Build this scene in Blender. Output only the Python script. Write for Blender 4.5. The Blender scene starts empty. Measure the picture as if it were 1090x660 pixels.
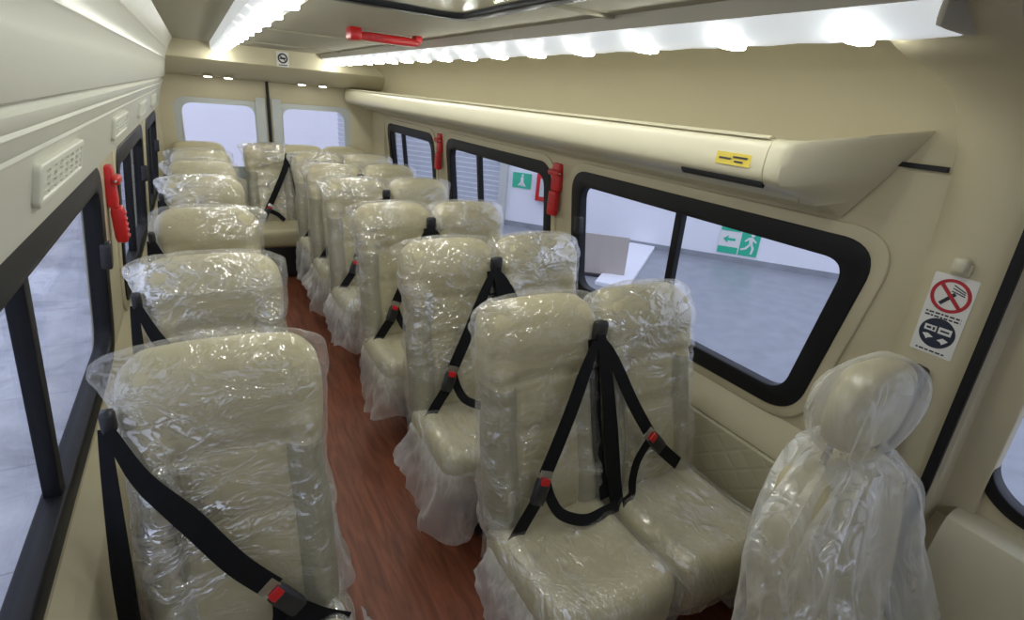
import bpy, bmesh, math, random
import numpy as np
from mathutils import Vector, Matrix, noise

S = bpy.context.scene
COL = S.collection
random.seed(7)

# ------------------------------------------------------------------ helpers
def tag(o, label=None, cat=None, group=None, kind=None):
    if label: o['label'] = label
    if cat: o['category'] = cat
    if group: o['group'] = group
    if kind: o['kind'] = kind
    return o

def link(name, me, mat=None, parent=None, smooth=True):
    o = bpy.data.objects.new(name, me)
    COL.objects.link(o)
    if mat is not None:
        for m in (mat if isinstance(mat, (list, tuple)) else [mat]):
            me.materials.append(m)
    if parent is not None:
        o.parent = parent
    if smooth and len(me.polygons):
        me.polygons.foreach_set('use_smooth', [True] * len(me.polygons))
        try:
            me.set_sharp_from_angle(angle=math.radians(38))
        except Exception:
            pass
    return o

def empty(name, loc=(0, 0, 0), label=None, cat=None, group=None, kind=None):
    o = bpy.data.objects.new(name, None)
    o.empty_display_size = .1
    COL.objects.link(o)
    o.location = loc
    return tag(o, label, cat, group, kind)

def mesh(verts, faces):
    me = bpy.data.meshes.new('m')
    me.from_pydata([tuple(v) for v in verts], [], faces)
    bm = bmesh.new(); bm.from_mesh(me)
    bmesh.ops.recalc_face_normals(bm, faces=bm.faces)
    bm.to_mesh(me); bm.free()
    return me

class MB:
    """collects pieces of ONE part"""
    def __init__(s): s.v = []; s.f = []
    def add(s, v, f):
        n = len(s.v); s.v += [tuple(p) for p in v]; s.f += [tuple(i + n for i in q) for q in f]; return s
    def box(s, lo, hi):
        (a, b, c), (d, e, f) = lo, hi
        v = [(a,b,c),(d,b,c),(d,e,c),(a,e,c),(a,b,f),(d,b,f),(d,e,f),(a,e,f)]
        return s.add(v, [(0,3,2,1),(4,5,6,7),(0,1,5,4),(1,2,6,5),(2,3,7,6),(3,0,4,7)])
    def rb(s, c, size, r=.01, n=4):
        v, f = rbox(size, r, (n, n, n)); return s.add([Vector(p) + Vector(c) for p in v], f)
    def tube(s, pts, r, n=10, sub=4):
        P = spline(pts, sub) if sub else [Vector(p) for p in pts]
        vs, fs = [], []
        up = Vector((.13, .21, .97))
        for i, p in enumerate(P):
            t = (P[min(i+1, len(P)-1)] - P[max(i-1, 0)]).normalized()
            a = t.cross(up)
            if a.length < 1e-4: a = t.cross(Vector((1, 0, 0)))
            a.normalize(); b = t.cross(a).normalized()
            rr = r[i] if isinstance(r, list) else r
            for k in range(n):
                q = 2*math.pi*k/n
                vs.append(p + a*math.cos(q)*rr + b*math.sin(q)*rr)
        for i in range(len(P)-1):
            for k in range(n):
                fs.append((i*n+k, i*n+(k+1) % n, (i+1)*n+(k+1) % n, (i+1)*n+k))
        fs.append(tuple(range(n-1, -1, -1))); m = (len(P)-1)*n
        fs.append(tuple(range(m, m+n)))
        return s.add(vs, fs)
    def strap(s, pts, w, normal, th=.0022, sub=6, w0=None):
        P = spline(pts, sub); N = Vector(normal).normalized(); vs, fs = [], []
        for i, p in enumerate(P):
            t = (P[min(i+1, len(P)-1)] - P[max(i-1, 0)]).normalized()
            sd = t.cross(N)
            if sd.length < 1e-4: sd = t.cross(Vector((1, 0, 0)))
            sd.normalize(); nn = sd.cross(t).normalized()
            for a, b in ((-1,-1),(1,-1),(1,1),(-1,1)):
                ww = w if w0 is None else w0+(w-w0)*min(1, i/(len(P)*.45))
                vs.append(p + sd*a*ww/2 + nn*b*th/2)
        for i in range(len(P)-1):
            for k in range(4):
                fs.append((i*4+k, i*4+(k+1) % 4, (i+1)*4+(k+1) % 4, (i+1)*4+k))
        fs.append((3,2,1,0)); m = (len(P)-1)*4; fs.append((m, m+1, m+2, m+3))
        return s.add(vs, fs)
    def loft(s, rings, cap=True, closed=True):
        n = len(rings[0]); vs = [p for r in rings for p in r]; fs = []
        for i in range(len(rings)-1):
            for k in range(n if closed else n-1):
                fs.append((i*n+k, i*n+(k+1) % n, (i+1)*n+(k+1) % n, (i+1)*n+k))
        if cap:
            fs.append(tuple(range(n-1, -1, -1))); m = (len(rings)-1)*n; fs.append(tuple(range(m, m+n)))
        return s.add(vs, fs)
    def xf(s, M):
        s.v = [tuple(M @ Vector(p)) for p in s.v]; return s
    def fn(s, f):
        s.v = [tuple(f(*p)) for p in s.v]; return s
    def build(s, name, mat, parent=None, smooth=True):
        return link(name, mesh(s.v, s.f), mat, parent, smooth)

def spline(pts, sub=6):
    P = [Vector(p) for p in pts]
    if len(P) < 3 or sub <= 1: return P
    out = []
    for i in range(len(P)-1):
        p0, p1, p2, p3 = P[max(i-1, 0)], P[i], P[i+1], P[min(i+2, len(P)-1)]
        for k in range(sub):
            t = k/sub
            out.append(.5*((2*p1)+(p2-p0)*t+(2*p0-5*p1+4*p2-p3)*t*t+(3*p1-p0-3*p2+p3)*t**3))
    out.append(P[-1]); return out

def rbox(size, r, n):
    """rounded box: a cube grid with n divisions per axis, shared verts"""
    sx, sy, sz = [q/2 for q in size]; nx, ny, nz = n
    idx = {}; V = []; F = []
    def ax(k, m, s):
        # concentrate rings near the edges so the rounding is smooth
        t = -1 + 2*k/m
        return s*math.sin(t*math.pi/2)*.5 + s*t*.5
    def vid(i, j, k):
        if (i, j, k) in idx: return idx[(i, j, k)]
        p = Vector((ax(i, nx, sx), ax(j, ny, sy), ax(k, nz, sz)))
        c = Vector((max(-sx+r, min(sx-r, p.x)), max(-sy+r, min(sy-r, p.y)), max(-sz+r, min(sz-r, p.z))))
        d = p-c
        if d.length > 1e-9: p = c + d.normalized()*r if (abs(d.x) > 1e-9)+(abs(d.y) > 1e-9)+(abs(d.z) > 1e-9) > 1 else p
        idx[(i, j, k)] = len(V); V.append(p); return idx[(i, j, k)]
    for i in range(nx):
        for j in range(ny):
            F.append((vid(i,j,0), vid(i,j+1,0), vid(i+1,j+1,0), vid(i+1,j,0)))
            F.append((vid(i,j,nz), vid(i+1,j,nz), vid(i+1,j+1,nz), vid(i,j+1,nz)))
    for i in range(nx):
        for k in range(nz):
            F.append((vid(i,0,k), vid(i+1,0,k), vid(i+1,0,k+1), vid(i,0,k+1)))
            F.append((vid(i,ny,k), vid(i,ny,k+1), vid(i+1,ny,k+1), vid(i+1,ny,k)))
    for j in range(ny):
        for k in range(nz):
            F.append((vid(0,j,k), vid(0,j,k+1), vid(0,j+1,k+1), vid(0,j+1,k)))
            F.append((vid(nx,j,k), vid(nx,j+1,k), vid(nx,j+1,k+1), vid(nx,j,k+1)))
    return V, F

def rpoly(pts, r, n=8):
    """polygon with rounded corners (2D); r may be a list"""
    out = []; m = len(pts)
    for i in range(m):
        p0, p, p1 = Vector(pts[i-1]), Vector(pts[i]), Vector(pts[(i+1) % m])
        rr = r[i] if isinstance(r, (list, tuple)) else r
        a, b = (p0-p), (p1-p); la, lb = a.length, b.length; a.normalize(); b.normalize()
        d = min(rr, la*.45, lb*.45)
        A, B = p+a*d, p+b*d
        for k in range(n+1):
            t = k/n; q = (1-t)**2*A + 2*t*(1-t)*(p*.9+(A+B)*.05) + t*t*B
            out.append((q.x, q.y))
    return out

def inset(pts, d):
    m = len(pts); area = sum(pts[i-1][0]*pts[i][1]-pts[i][0]*pts[i-1][1] for i in range(m))
    sg = 1 if area > 0 else -1; L = []
    for i in range(m):
        p, q = Vector(pts[i]), Vector(pts[(i+1) % m]); t = (q-p).normalized()
        nn = Vector((-t.y, t.x))*sg; L.append((p+nn*d, t))
    out = []
    for i in range(m):
        (p, t), (q, u) = L[i-1], L[i]
        den = t.x*u.y-t.y*u.x
        s_ = ((q.x-p.x)*u.y-(q.y-p.y)*u.x)/den
        out.append(tuple(p+t*s_))
    return out

def plate(name, loops, w0, w1, mapf, mat, parent=None, bevel=0, subdiv=0, smooth=True):
    """flat plate with holes, loops in (u,v); w is depth; mapf(u,v,w)->xyz"""
    cu = bpy.data.curves.new('c', 'CURVE'); cu.dimensions = '2D'; cu.fill_mode = 'BOTH'
    cu.extrude = max(abs(w1-w0)/2-bevel, 0); cu.bevel_depth = bevel; cu.bevel_resolution = 2
    for L in loops:
        sp = cu.splines.new('POLY'); sp.points.add(len(L)-1)
        for i, p in enumerate(L): sp.points[i].co = (p[0], p[1], 0, 1)
        sp.use_cyclic_u = True
    ob = bpy.data.objects.new('c', cu); COL.objects.link(ob)
    dg = bpy.context.evaluated_depsgraph_get()
    me = bpy.data.meshes.new_from_object(ob.evaluated_get(dg))
    bpy.data.objects.remove(ob)
    me = me.copy(); me.materials.clear()
    mid = (w0+w1)/2
    bm = bmesh.new(); bm.from_mesh(me)
    bmesh.ops.remove_doubles(bm, verts=bm.verts, dist=1e-5)
    for v in bm.verts: v.co = Vector(mapf(v.co.x, v.co.y, v.co.z+mid))
    bmesh.ops.recalc_face_normals(bm, faces=bm.faces)
    bm.to_mesh(me); bm.free()
    return link(name, me, mat, parent, smooth)

def prism_y(name, prof, y0, y1, mat, parent=None, n=1, closed=True):
    mb = MB(); mb.loft([[(x, y0+(y1-y0)*i/n, z) for x, z in prof] for i in range(n+1)], cap=closed, closed=closed)
    return mb.build(name, mat, parent)

def thick(prof, t):
    """open profile (x,z) -> closed band offset by t on its right-hand side"""
    P = [Vector(p) for p in prof]; off = []
    for i, p in enumerate(P):
        d = (P[min(i+1, len(P)-1)]-P[max(i-1, 0)]).normalized()
        off.append(tuple(p+Vector((d.y, -d.x))*t))
    return [tuple(p) for p in P]+off[::-1]

def curve2(pts, sub=5):
    return [(p.x, p.y) for p in spline([(a, b, 0) for a, b in pts], sub)]

# ------------------------------------------------------------------ materials
def mat(name, rgb, rough=.5, var=.06, scale=30, bump=0., bscale=200, metal=0., spec=.5, coat=0.):
    m = bpy.data.materials.new(name); m.use_nodes = True; nt = m.node_tree; N = nt.nodes; L = nt.links
    b = N['Principled BSDF']; b.inputs['Roughness'].default_value = rough; b.inputs['Metallic'].default_value = metal
    b.inputs['Specular IOR Level'].default_value = spec; b.inputs['Coat Weight'].default_value = coat
    tc = N.new('ShaderNodeTexCoord'); no = N.new('ShaderNodeTexNoise'); no.inputs['Scale'].default_value = scale; no.inputs['Detail'].default_value = 4
    L.new(tc.outputs['Object'], no.inputs['Vector'])
    mr = N.new('ShaderNodeMapRange'); mr.inputs['To Min'].default_value = 1-var; mr.inputs['To Max'].default_value = 1+var
    L.new(no.outputs['Fac'], mr.inputs['Value'])
    mx = N.new('ShaderNodeVectorMath'); mx.operation = 'SCALE'; mx.inputs[0].default_value = rgb
    L.new(mr.outputs['Result'], mx.inputs['Scale']); L.new(mx.outputs['Vector'], b.inputs['Base Color'])
    if bump:
        n2 = N.new('ShaderNodeTexNoise'); n2.inputs['Scale'].default_value = bscale; n2.inputs['Detail'].default_value = 3
        L.new(tc.outputs['Object'], n2.inputs['Vector'])
        bp = N.new('ShaderNodeBump'); bp.inputs['Strength'].default_value = bump; bp.inputs['Distance'].default_value = .002
        L.new(n2.outputs['Fac'], bp.inputs['Height']); L.new(bp.outputs['Normal'], b.inputs['Normal'])
    return m

def emis(name, rgb, st):
    m = bpy.data.materials.new(name); m.use_nodes = True; nt = m.node_tree
    b = nt.nodes['Principled BSDF']; b.inputs['Base Color'].default_value = (*rgb, 1)
    b.inputs['Emission Color'].default_value = (*rgb, 1); b.inputs['Emission Strength'].default_value = st
    b.inputs['Roughness'].default_value = .3
    return m

def film(name, haze=.14, crease=.45, scale=9., stretch=(1, 1, .55), tint=(.97, .97, .96), rough=.10, gl=.22, edge=.10, bdist=.0045):
    """thin polythene: mostly clear, whitened along its creases, glossy"""
    m = bpy.data.materials.new(name); m.use_nodes = True; nt = m.node_tree; N = nt.nodes; L = nt.links
    N.remove(N['Principled BSDF']); out = N['Material Output']
    tc = N.new('ShaderNodeTexCoord'); mp = N.new('ShaderNodeMapping'); mp.inputs['Scale'].default_value = stretch
    mp.inputs['Rotation'].default_value = (.3, .5, .2)
    oi = N.new('ShaderNodeObjectInfo')
    ad = N.new('ShaderNodeVectorMath'); ad.operation = 'ADD'
    sc_ = N.new('ShaderNodeMath'); sc_.operation = 'MULTIPLY'; sc_.inputs[1].default_value = 37.
    L.new(oi.outputs['Random'], sc_.inputs[0]); L.new(tc.outputs['Object'], ad.inputs[0]); L.new(sc_.outputs[0], ad.inputs[1])
    L.new(ad.outputs[0], mp.inputs['Vector'])
    def ridge(s, dist, p):
        n = N.new('ShaderNodeTexNoise'); n.inputs['Scale'].default_value = s; n.inputs['Detail'].default_value = 3; n.inputs['Distortion'].default_value = dist
        L.new(mp.outputs['Vector'], n.inputs['Vector'])
        a = N.new('ShaderNodeMath'); a.operation = 'SUBTRACT'; a.inputs[1].default_value = .5; L.new(n.outputs['Fac'], a.inputs[0])
        b = N.new('ShaderNodeMath'); b.operation = 'ABSOLUTE'; L.new(a.outputs[0], b.inputs[0])
        c = N.new('ShaderNodeMapRange'); c.inputs['From Max'].default_value = .16; c.inputs['To Min'].default_value = 1; c.inputs['To Max'].default_value = 0
        L.new(b.outputs[0], c.inputs['Value'])
        d = N.new('ShaderNodeMath'); d.operation = 'POWER'; d.inputs[1].default_value = p; L.new(c.outputs['Result'], d.inputs[0])
        return d
    r1, r2 = ridge(scale, .6, 3.), ridge(scale*2.3, 1.2, 2.5)
    msk = N.new('ShaderNodeTexNoise'); msk.inputs['Scale'].default_value = scale*.55; L.new(ad.outputs[0], msk.inputs['Vector'])
    mk = N.new('ShaderNodeMapRange'); mk.inputs['From Min'].default_value = .45; mk.inputs['From Max'].default_value = .68; L.new(msk.outputs['Fac'], mk.inputs['Value'])
    s1 = N.new('ShaderNodeMath'); s1.operation = 'MULTIPLY_ADD'; s1.inputs[1].default_value = .6
    L.new(r2.outputs[0], s1.inputs[0]); L.new(r1.outputs[0], s1.inputs[2])
    s2 = N.new('ShaderNodeMath'); s2.operation = 'MULTIPLY'; L.new(s1.outputs[0], s2.inputs[0]); L.new(mk.outputs['Result'], s2.inputs[1])
    lw = N.new('ShaderNodeLayerWeight'); lw.inputs['Blend'].default_value = .25
    f1 = N.new('ShaderNodeMath'); f1.operation = 'MULTIPLY_ADD'; f1.inputs[1].default_value = crease; f1.inputs[2].default_value = haze
    L.new(s2.outputs[0], f1.inputs[0])
    f2 = N.new('ShaderNodeMath'); f2.operation = 'MULTIPLY_ADD'; f2.inputs[1].default_value = edge; f2.use_clamp = True
    L.new(lw.outputs['Facing'], f2.inputs[0]); L.new(f1.outputs[0], f2.inputs[2])
    g2 = N.new('ShaderNodeMath'); g2.operation = 'MULTIPLY_ADD'; g2.inputs[1].default_value = gl*1.6; g2.inputs[2].default_value = gl*.45; g2.use_clamp = True
    L.new(s2.outputs[0], g2.inputs[0])
    bp = N.new('ShaderNodeBump'); bp.inputs['Strength'].default_value = 1.; bp.inputs['Distance'].default_value = bdist
    L.new(s1.outputs[0], bp.inputs['Height'])
    tr = N.new('ShaderNodeBsdfTransparent'); tr.inputs['Color'].default_value = (.985, .985, .975, 1)
    df = N.new('ShaderNodeBsdfDiffuse'); df.inputs['Color'].default_value = (*tint, 1)
    tl = N.new('ShaderNodeBsdfTranslucent'); tl.inputs['Color'].default_value = (*tint, 1)
    g = N.new('ShaderNodeBsdfGlossy'); g.inputs['Roughness'].default_value = rough; g.inputs['Color'].default_value = (1, 1, 1, 1)
    L.new(bp.outputs['Normal'], g.inputs['Normal'])
    m1 = N.new('ShaderNodeMixShader'); m1.inputs[0].default_value = .45; L.new(df.outputs[0], m1.inputs[1]); L.new(tl.outputs[0], m1.inputs[2])
    m2 = N.new('ShaderNodeMixShader'); L.new(f2.outputs[0], m2.inputs[0]); L.new(tr.outputs[0], m2.inputs[1]); L.new(m1.outputs[0], m2.inputs[2])
    m3 = N.new('ShaderNodeMixShader'); L.new(g2.outputs[0], m3.inputs[0]); L.new(m2.outputs[0], m3.inputs[1]); L.new(g.outputs[0], m3.inputs[2])
    L.new(m3.outputs[0], out.inputs['Surface'])
    return m

def glass(name, col=(.9, .93, .97), refl=.06):
    m = bpy.data.materials.new(name); m.use_nodes = True; nt = m.node_tree; N = nt.nodes; L = nt.links
    N.remove(N['Principled BSDF']); out = N['Material Output']
    tr = N.new('ShaderNodeBsdfTransparent'); tr.inputs['Color'].default_value = (*col, 1)
    g = N.new('ShaderNodeBsdfGlossy'); g.inputs['Roughness'].default_value = .02
    lw = N.new('ShaderNodeLayerWeight'); lw.inputs['Blend'].default_value = .5
    pw = N.new('ShaderNodeMath'); pw.operation = 'POWER'; pw.inputs[1].default_value = 5.; L.new(lw.outputs['Facing'], pw.inputs[0])
    fr = N.new('ShaderNodeMath'); fr.operation = 'MULTIPLY_ADD'; fr.inputs[1].default_value = .5; fr.inputs[2].default_value = .02; L.new(pw.outputs[0], fr.inputs[0])
    mx = N.new('ShaderNodeMixShader'); L.new(fr.outputs[0], mx.inputs[0]); L.new(tr.outputs[0], mx.inputs[1]); L.new(g.outputs[0], mx.inputs[2])
    L.new(mx.outputs[0], out.inputs['Surface'])
    return m

M = {}
M['wall'] = mat('beige_trim', (.545, .49, .335), .5, .03, 6, .15, 500)
M['ceil'] = mat('ceiling_felt', (.41, .38, .28), .75, .04, 8, .3, 700)
M['rackL'] = mat('duct_plastic', (.66, .65, .56), .45, .02, 5)
M['shelf'] = mat('rack_plastic', (.60, .56, .41), .38, .03, 6, .1, 500)
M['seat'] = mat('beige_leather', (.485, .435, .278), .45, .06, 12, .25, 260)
M['seatside'] = mat('bolster_shade_and_base_leather', (.32, .297, .205), .5, .06, 12, .25, 260)  # greyed seat colour: shading painted on the bolsters, also used for cushion bases
M['black'] = mat('black_rubber', (.008, .008, .010), .5, .1, 20, spec=.3)
M['belt'] = mat('belt_webbing', (.008, .008, .009), .7, .15, 60, .4, 900, spec=.15)
M['blackplastic'] = mat('black_plastic', (.02, .02, .022), .35, .1, 20)
M['red'] = mat('red_plastic', (.55, .012, .015), .35, .05, 10)
M['steel'] = mat('belt_steel', (.6, .6, .62), .25, .05, 20, metal=1)
M['darksteel'] = mat('dark_metal', (.06, .06, .065), .4, .1, 20, metal=.6)
M['whitemetal'] = mat('painted_bracket', (.55, .55, .52), .4, .05, 20)
M['greydoor'] = mat('grey_door_metal', (.50, .53, .52), .45, .04, 8)
M['white'] = mat('white_paper', (.74, .73, .70), .6, .02, 20)
M['ink'] = mat('black_ink', (.02, .02, .03), .6, .05, 20)
M['inkblue'] = mat('dark_blue_ink', (.02, .025, .05), .6, .05, 20)
M['redink'] = mat('red_ink', (.42, .02, .03), .6, .05, 20)
M['yellow'] = mat('yellow_sticker', (.62, .48, .06), .6, .06, 40)
M['housing'] = mat('lamp_housing', (.5, .47, .4), .5, .03, 10)
M['green'] = mat('green_sign', (.02, .46, .27), .5, .03, 20)
M['film'] = film('clear_film', .05, .36, 5.5, (2., .8, 1), rough=.09, gl=.20, edge=.14)
M['film_back'] = film('clear_film_tight', .035, .42, 4.2, (1.0, 1, 1.9), rough=.09, gl=.20, edge=.17)
M['skirt'] = film('bunched_film', .36, .45, 9., (1.3, 1.3, .4), rough=.2, gl=.12, edge=.25)
M['loose'] = film('loose_milky_film', .19, .42, 4.5, (1.5, 1.5, .5), (.95, .95, .92), rough=.2, gl=.12, edge=.22)
M['glass'] = glass('window_glass', (.86, .88, .93))
M['rearglass'] = glass('rear_window_glass', (.93, .93, .97))
M['tint'] = mat('smoked_hatch_glass', (.10, .11, .12), .12, .05, 5, spec=.8)
M['diffuser'] = emis('led_diffuser', (.90, .95, 1.0), .42)
M['led'] = emis('led_chip', (.96, .98, .91), 112.)
M['spot'] = emis('downlight_lens', (1.0, .96, .85), 25.)

def floor_mat():
    m = mat('red_wood_vinyl', (.30, .10, .06), .42, .05, 10, spec=.4); nt = m.node_tree; N = nt.nodes; L = nt.links
    b = N['Principled BSDF']; tc = N.new('ShaderNodeTexCoord'); mp = N.new('ShaderNodeMapping'); mp.inputs['Scale'].default_value = (14, 1.6, 1)
    L.new(tc.outputs['Object'], mp.inputs['Vector'])
    n = N.new('ShaderNodeTexNoise'); n.inputs['Scale'].default_value = 3; n.inputs['Detail'].default_value = 7; n.inputs['Distortion'].default_value = .8
    L.new(mp.outputs[0], n.inputs['Vector'])
    cr = N.new('ShaderNodeValToRGB'); e = cr.color_ramp.elements
    e[0].position = .32; e[0].color = (.15, .043, .022, 1); e[1].position = .7; e[1].color = (.29, .092, .046, 1)
    L.new(n.outputs['Fac'], cr.inputs[0]); L.new(cr.outputs[0], b.inputs['Base Color'])
    return m
M['floor'] = floor_mat()

def marble_mat():
    m = mat('outside_tiles', (.6, .6, .6), .18, .05, 1); nt = m.node_tree; N = nt.nodes; L = nt.links
    b = N['Principled BSDF']; tc = N.new('ShaderNodeTexCoord')
    n = N.new('ShaderNodeTexNoise'); n.inputs['Scale'].default_value = 1.3; n.inputs['Detail'].default_value = 9; n.inputs['Roughness'].default_value = .68; n.inputs['Distortion'].default_value = .7
    L.new(tc.outputs['Object'], n.inputs['Vector'])
    cr = N.new('ShaderNodeValToRGB'); e = cr.color_ramp.elements
    e[0].position = .35; e[0].color = (.36, .37, .40, 1); e[1].position = .62; e[1].color = (.70, .71, .75, 1)
    L.new(n.outputs['Fac'], cr.inputs[0])
    br = N.new('ShaderNodeTexBrick'); br.inputs['Scale'].default_value = 1.2; br.inputs['Mortar Size'].default_value = .006; br.offset = 0
    br.inputs['Brick Width'].default_value = 1.; br.inputs['Row Height'].default_value = 1.
    br.inputs['Color1'].default_value = (1, 1, 1, 1); br.inputs['Color2'].default_value = (.95, .95, .96, 1); br.inputs['Mortar'].default_value = (.7, .7, .72, 1)
    L.new(tc.outputs['Object'], br.inputs['Vector'])
    mx = N.new('ShaderNodeMix'); mx.data_type = 'RGBA'; mx.blend_type = 'MULTIPLY'; mx.inputs[0].default_value = 1
    L.new(cr.outputs[0], mx.inputs[6]); L.new(br.outputs[0], mx.inputs[7]); L.new(mx.outputs[2], b.inputs['Base Color'])
    return m
M['marble'] = marble_mat()
M['garage'] = mat('garage_concrete', (.27, .285, .31), .3, .28, 5, .1, 60)
M['outwall'] = mat('white_plaster', (.80, .80, .84), .8, .03, 3)

def quilt_mat():
    m = mat('quilted_panel', (.50, .46, .32), .5, .05, 14); nt = m.node_tree; N = nt.nodes; L = nt.links
    b = N['Principled BSDF']; tc = N.new('ShaderNodeTexCoord'); sp = N.new('ShaderNodeSeparateXYZ'); L.new(tc.outputs['Object'], sp.inputs[0])
    def tri(sign):
        a = N.new('ShaderNodeMath'); a.operation = 'MULTIPLY_ADD'; a.inputs[1].default_value = sign*1.25
        L.new(sp.outputs['Z'], a.inputs[0]); L.new(sp.outputs['Y'], a.inputs[2])
        c = N.new('ShaderNodeMath'); c.operation = 'PINGPONG'; c.inputs[1].default_value = .05; L.new(a.outputs[0], c.inputs[0])
        d = N.new('ShaderNodeMapRange'); d.inputs['From Max'].default_value = .012; L.new(c.outputs[0], d.inputs['Value']); return d
    a, c = tri(1), tri(-1); mn = N.new('ShaderNodeMath'); mn.operation = 'MINIMUM'
    L.new(a.outputs[0], mn.inputs[0]); L.new(c.outputs[0], mn.inputs[1])
    bp = N.new('ShaderNodeBump'); bp.inputs['Strength'].default_value = .3; bp.inputs['Distance'].default_value = .004
    L.new(mn.outputs[0], bp.inputs['Height']); L.new(bp.outputs[0], b.inputs['Normal'])
    return m
M['quilt'] = quilt_mat()

# ------------------------------------------------------------------ the setting: the bus body
YF, YB = -.55, 5.0           # cab end, back wall
def XR(z): return 1.40+(1.25-z)*.107
def XL(z): return -.255-(1.25-z)*.09
mapR = lambda u, v, w: (XR(v)-w, u, v)       # w>0 = into the room
mapL = lambda u, v, w: (XL(v)+w, u, v)
mapB = lambda u, v, w: (u, YB-w, v)

fl = MB(); fl.box((-.46, YF, -.06), (1.60, YB+.05, 0)); tag(fl.build('floor', M['floor'], smooth=False), kind='structure')

# windows of the right wall: outer polygon of the rubber, in (y, z)
WR = [[(.64, 1.25), (1.925, 1.245), (1.905, .685), (.755, .70)],
      [(2.10, 1.245), (3.36, 1.24), (3.36, .69), (2.10, .69)],
      [(3.59, 1.24), (4.66, 1.235), (4.66, .70), (3.59, .70)]]
WL = [[(.42, 1.245), (1.84, 1.245), (1.84, .69), (.42, .69)],
      [(2.22, 1.235), (3.36, 1.235), (3.36, .69), (2.22, .69)],
      [(3.62, 1.23), (4.60, 1.23), (4.60, .70), (3.62, .70)]]
RAD = .09
Rect = lambda a, b, c, d: [(a, c), (b, c), (b, d), (a, d)]
plate_R = plate('wall_right', [Rect(.30, YB, .66, 1.315)]+[rpoly(inset(w, .012), RAD) for w in WR], -.04, 0, mapR, M['wall'], bevel=.004)
tag(plate_R, kind='structure')
plate_L = plate('wall_left', [Rect(YF, YB, .66, 1.30)]+[rpoly(inset(w, .012), RAD) for w in WL], -.04, 0, mapL, M['wall'], bevel=.004)
tag(plate_L, kind='structure')

# below the windows: rounded sill, then the quilted lower panel
sill = curve2([(XR(.665), .665), (1.452, .645), (1.425, .60), (1.412, .565)], 5)
tag(prism_y('trim_1', thick(sill, -.03), .30, YB, M['wall']), kind='structure')
low = [(1.412, .56), (1.418, .552), (1.41, .545), (1.408, .30), (1.412, .0)]
tag(prism_y('wall_right_lower', thick(low, -.03), .30, YB, M['quilt']), kind='structure')
bb = [(1.405, .075), (1.40, .07), (1.397, .0), (1.408, .0), (1.409, .075)]
tag(prism_y('baseboard_right', bb, .30, YB, M['wall']), kind='structure')
sill = curve2([(XL(.665), .665), (-.296, .64), (-.272, .60), (-.262, .55), (-.268, .3), (-.275, 0.)], 5)
tag(prism_y('wall_left_lower', thick(sill, .03), YF, YB, M['wall']), kind='structure')

# cove above the right rack, up to the lamp
cove = curve2([(XR(1.31), 1.31), (1.390, 1.42), (1.380, 1.50), (1.345, 1.585), (1.27, 1.650), (1.17, 1.688), (1.05, 1.699), (.95, 1.702)], 6)
tag(prism_y('wall_right_upper', thick(cove, .03), YF, YB, M['wall'], n=2), kind='structure')
# ceiling: flat rear part, a second panel ahead of it (hatch hole cut in both)
ce = MB()
zc = 1.700
hat = rpoly(Rect(.30, .66, .74, 1.505), .05)
mapC = lambda u, v, w: (u, v, zc+w)
tag(plate('ceiling', [Rect(-.2, 1.06, YF, YB), hat], 0, .05, mapC, M['ceil']), kind='structure')
# raised seam lines of the ceiling panels
for k, (y, a, b) in enumerate(((1.10, .68, .86), (2.75, .24, .86), (3.9, .24, .86))):
    q = MB(); q.rb(((a+b)/2, y, zc-.002), (b-a, .012, .012), .004, 3)
    tag(q.build('trim_%d' % (k+2), M['ceil']), kind='structure')

# left side: the air duct panel above the windows
duct = [(-.262, 1.262), (-.250, 1.246), (-.240, 1.250), (-.234, 1.262), (-.211, 1.368), (-.207, 1.374), (-.2075, 1.380), (-.202, 1.386), (-.198, 1.402), (-.193, 1.408), (-.194, 1.414),
        (-.189, 1.420), (-.186, 1.434), (-.192, 1.440), (-.192, 1.446), (-.176, 1.452), (-.163, 1.480), (-.153, 1.530), (-.147, 1.562), (-.142, 1.568), (-.144, 1.576),
        (-.138, 1.590), (-.127, 1.618), (-.119, 1.626), (-.121, 1.634), (-.110, 1.655), (-.088, 1.70)]
tag(prism_y('wall_left_upper', thick(duct, -.02)[:0] + duct + [(-.16, 1.72), (-.30, 1.50), (-.30, 1.27)], YF, YB-.05, M['rackL'], n=2), kind='structure')

# back wall with its two windows, the beige sides and the grey doors
RW = [Rect(-.105, .418, .80, 1.288), Rect(.612, 1.125, .80, 1.288)]
tag(plate('wall_rear', [Rect(-.36, 1.52, 0, 1.52), rpoly(Rect(-.155, .468, .70, 1.325), .09), rpoly(Rect(.562, 1.175, .70, 1.325), .09)], -.05, .0, mapB, M['wall'], bevel=.004), kind='structure')
for k, (r, (a, b)) in enumerate(zip(RW, ((-.158, .471), (.559, 1.178)))):
    d = empty('door_%d' % (k+1), (0, 0, 0), kind='structure')
    plate('door_skin', [rpoly(Rect(a, b, .697, 1.328), .09), rpoly(r, .075)], -.05, -.004, mapB, M['greydoor'], d, bevel=.006)
    plate('rubber', [rpoly(inset(r, -.004), .08), rpoly(inset(r, .008), .075)], -.03, -.0, mapB, M['greydoor'], d)
    plate('pane', [rpoly(inset(r, .004), .075)], -.030, -.026, mapB, M['rearglass'], d)
q = MB(); q.rb((.492+.022, YB-.012, 1.10), (.024, .024, .85), .008, 3)
tag(q.build('trim_8', M['black']), kind='structure')
for x in (.455, .575):     # door frames on both sides of the seal
    q = MB(); q.rb((x, YB-.006, 1.02), (.075, .014, .66), .006, 3)
    tag(q.build('trim_9', M['greydoor']), kind='structure')
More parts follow.
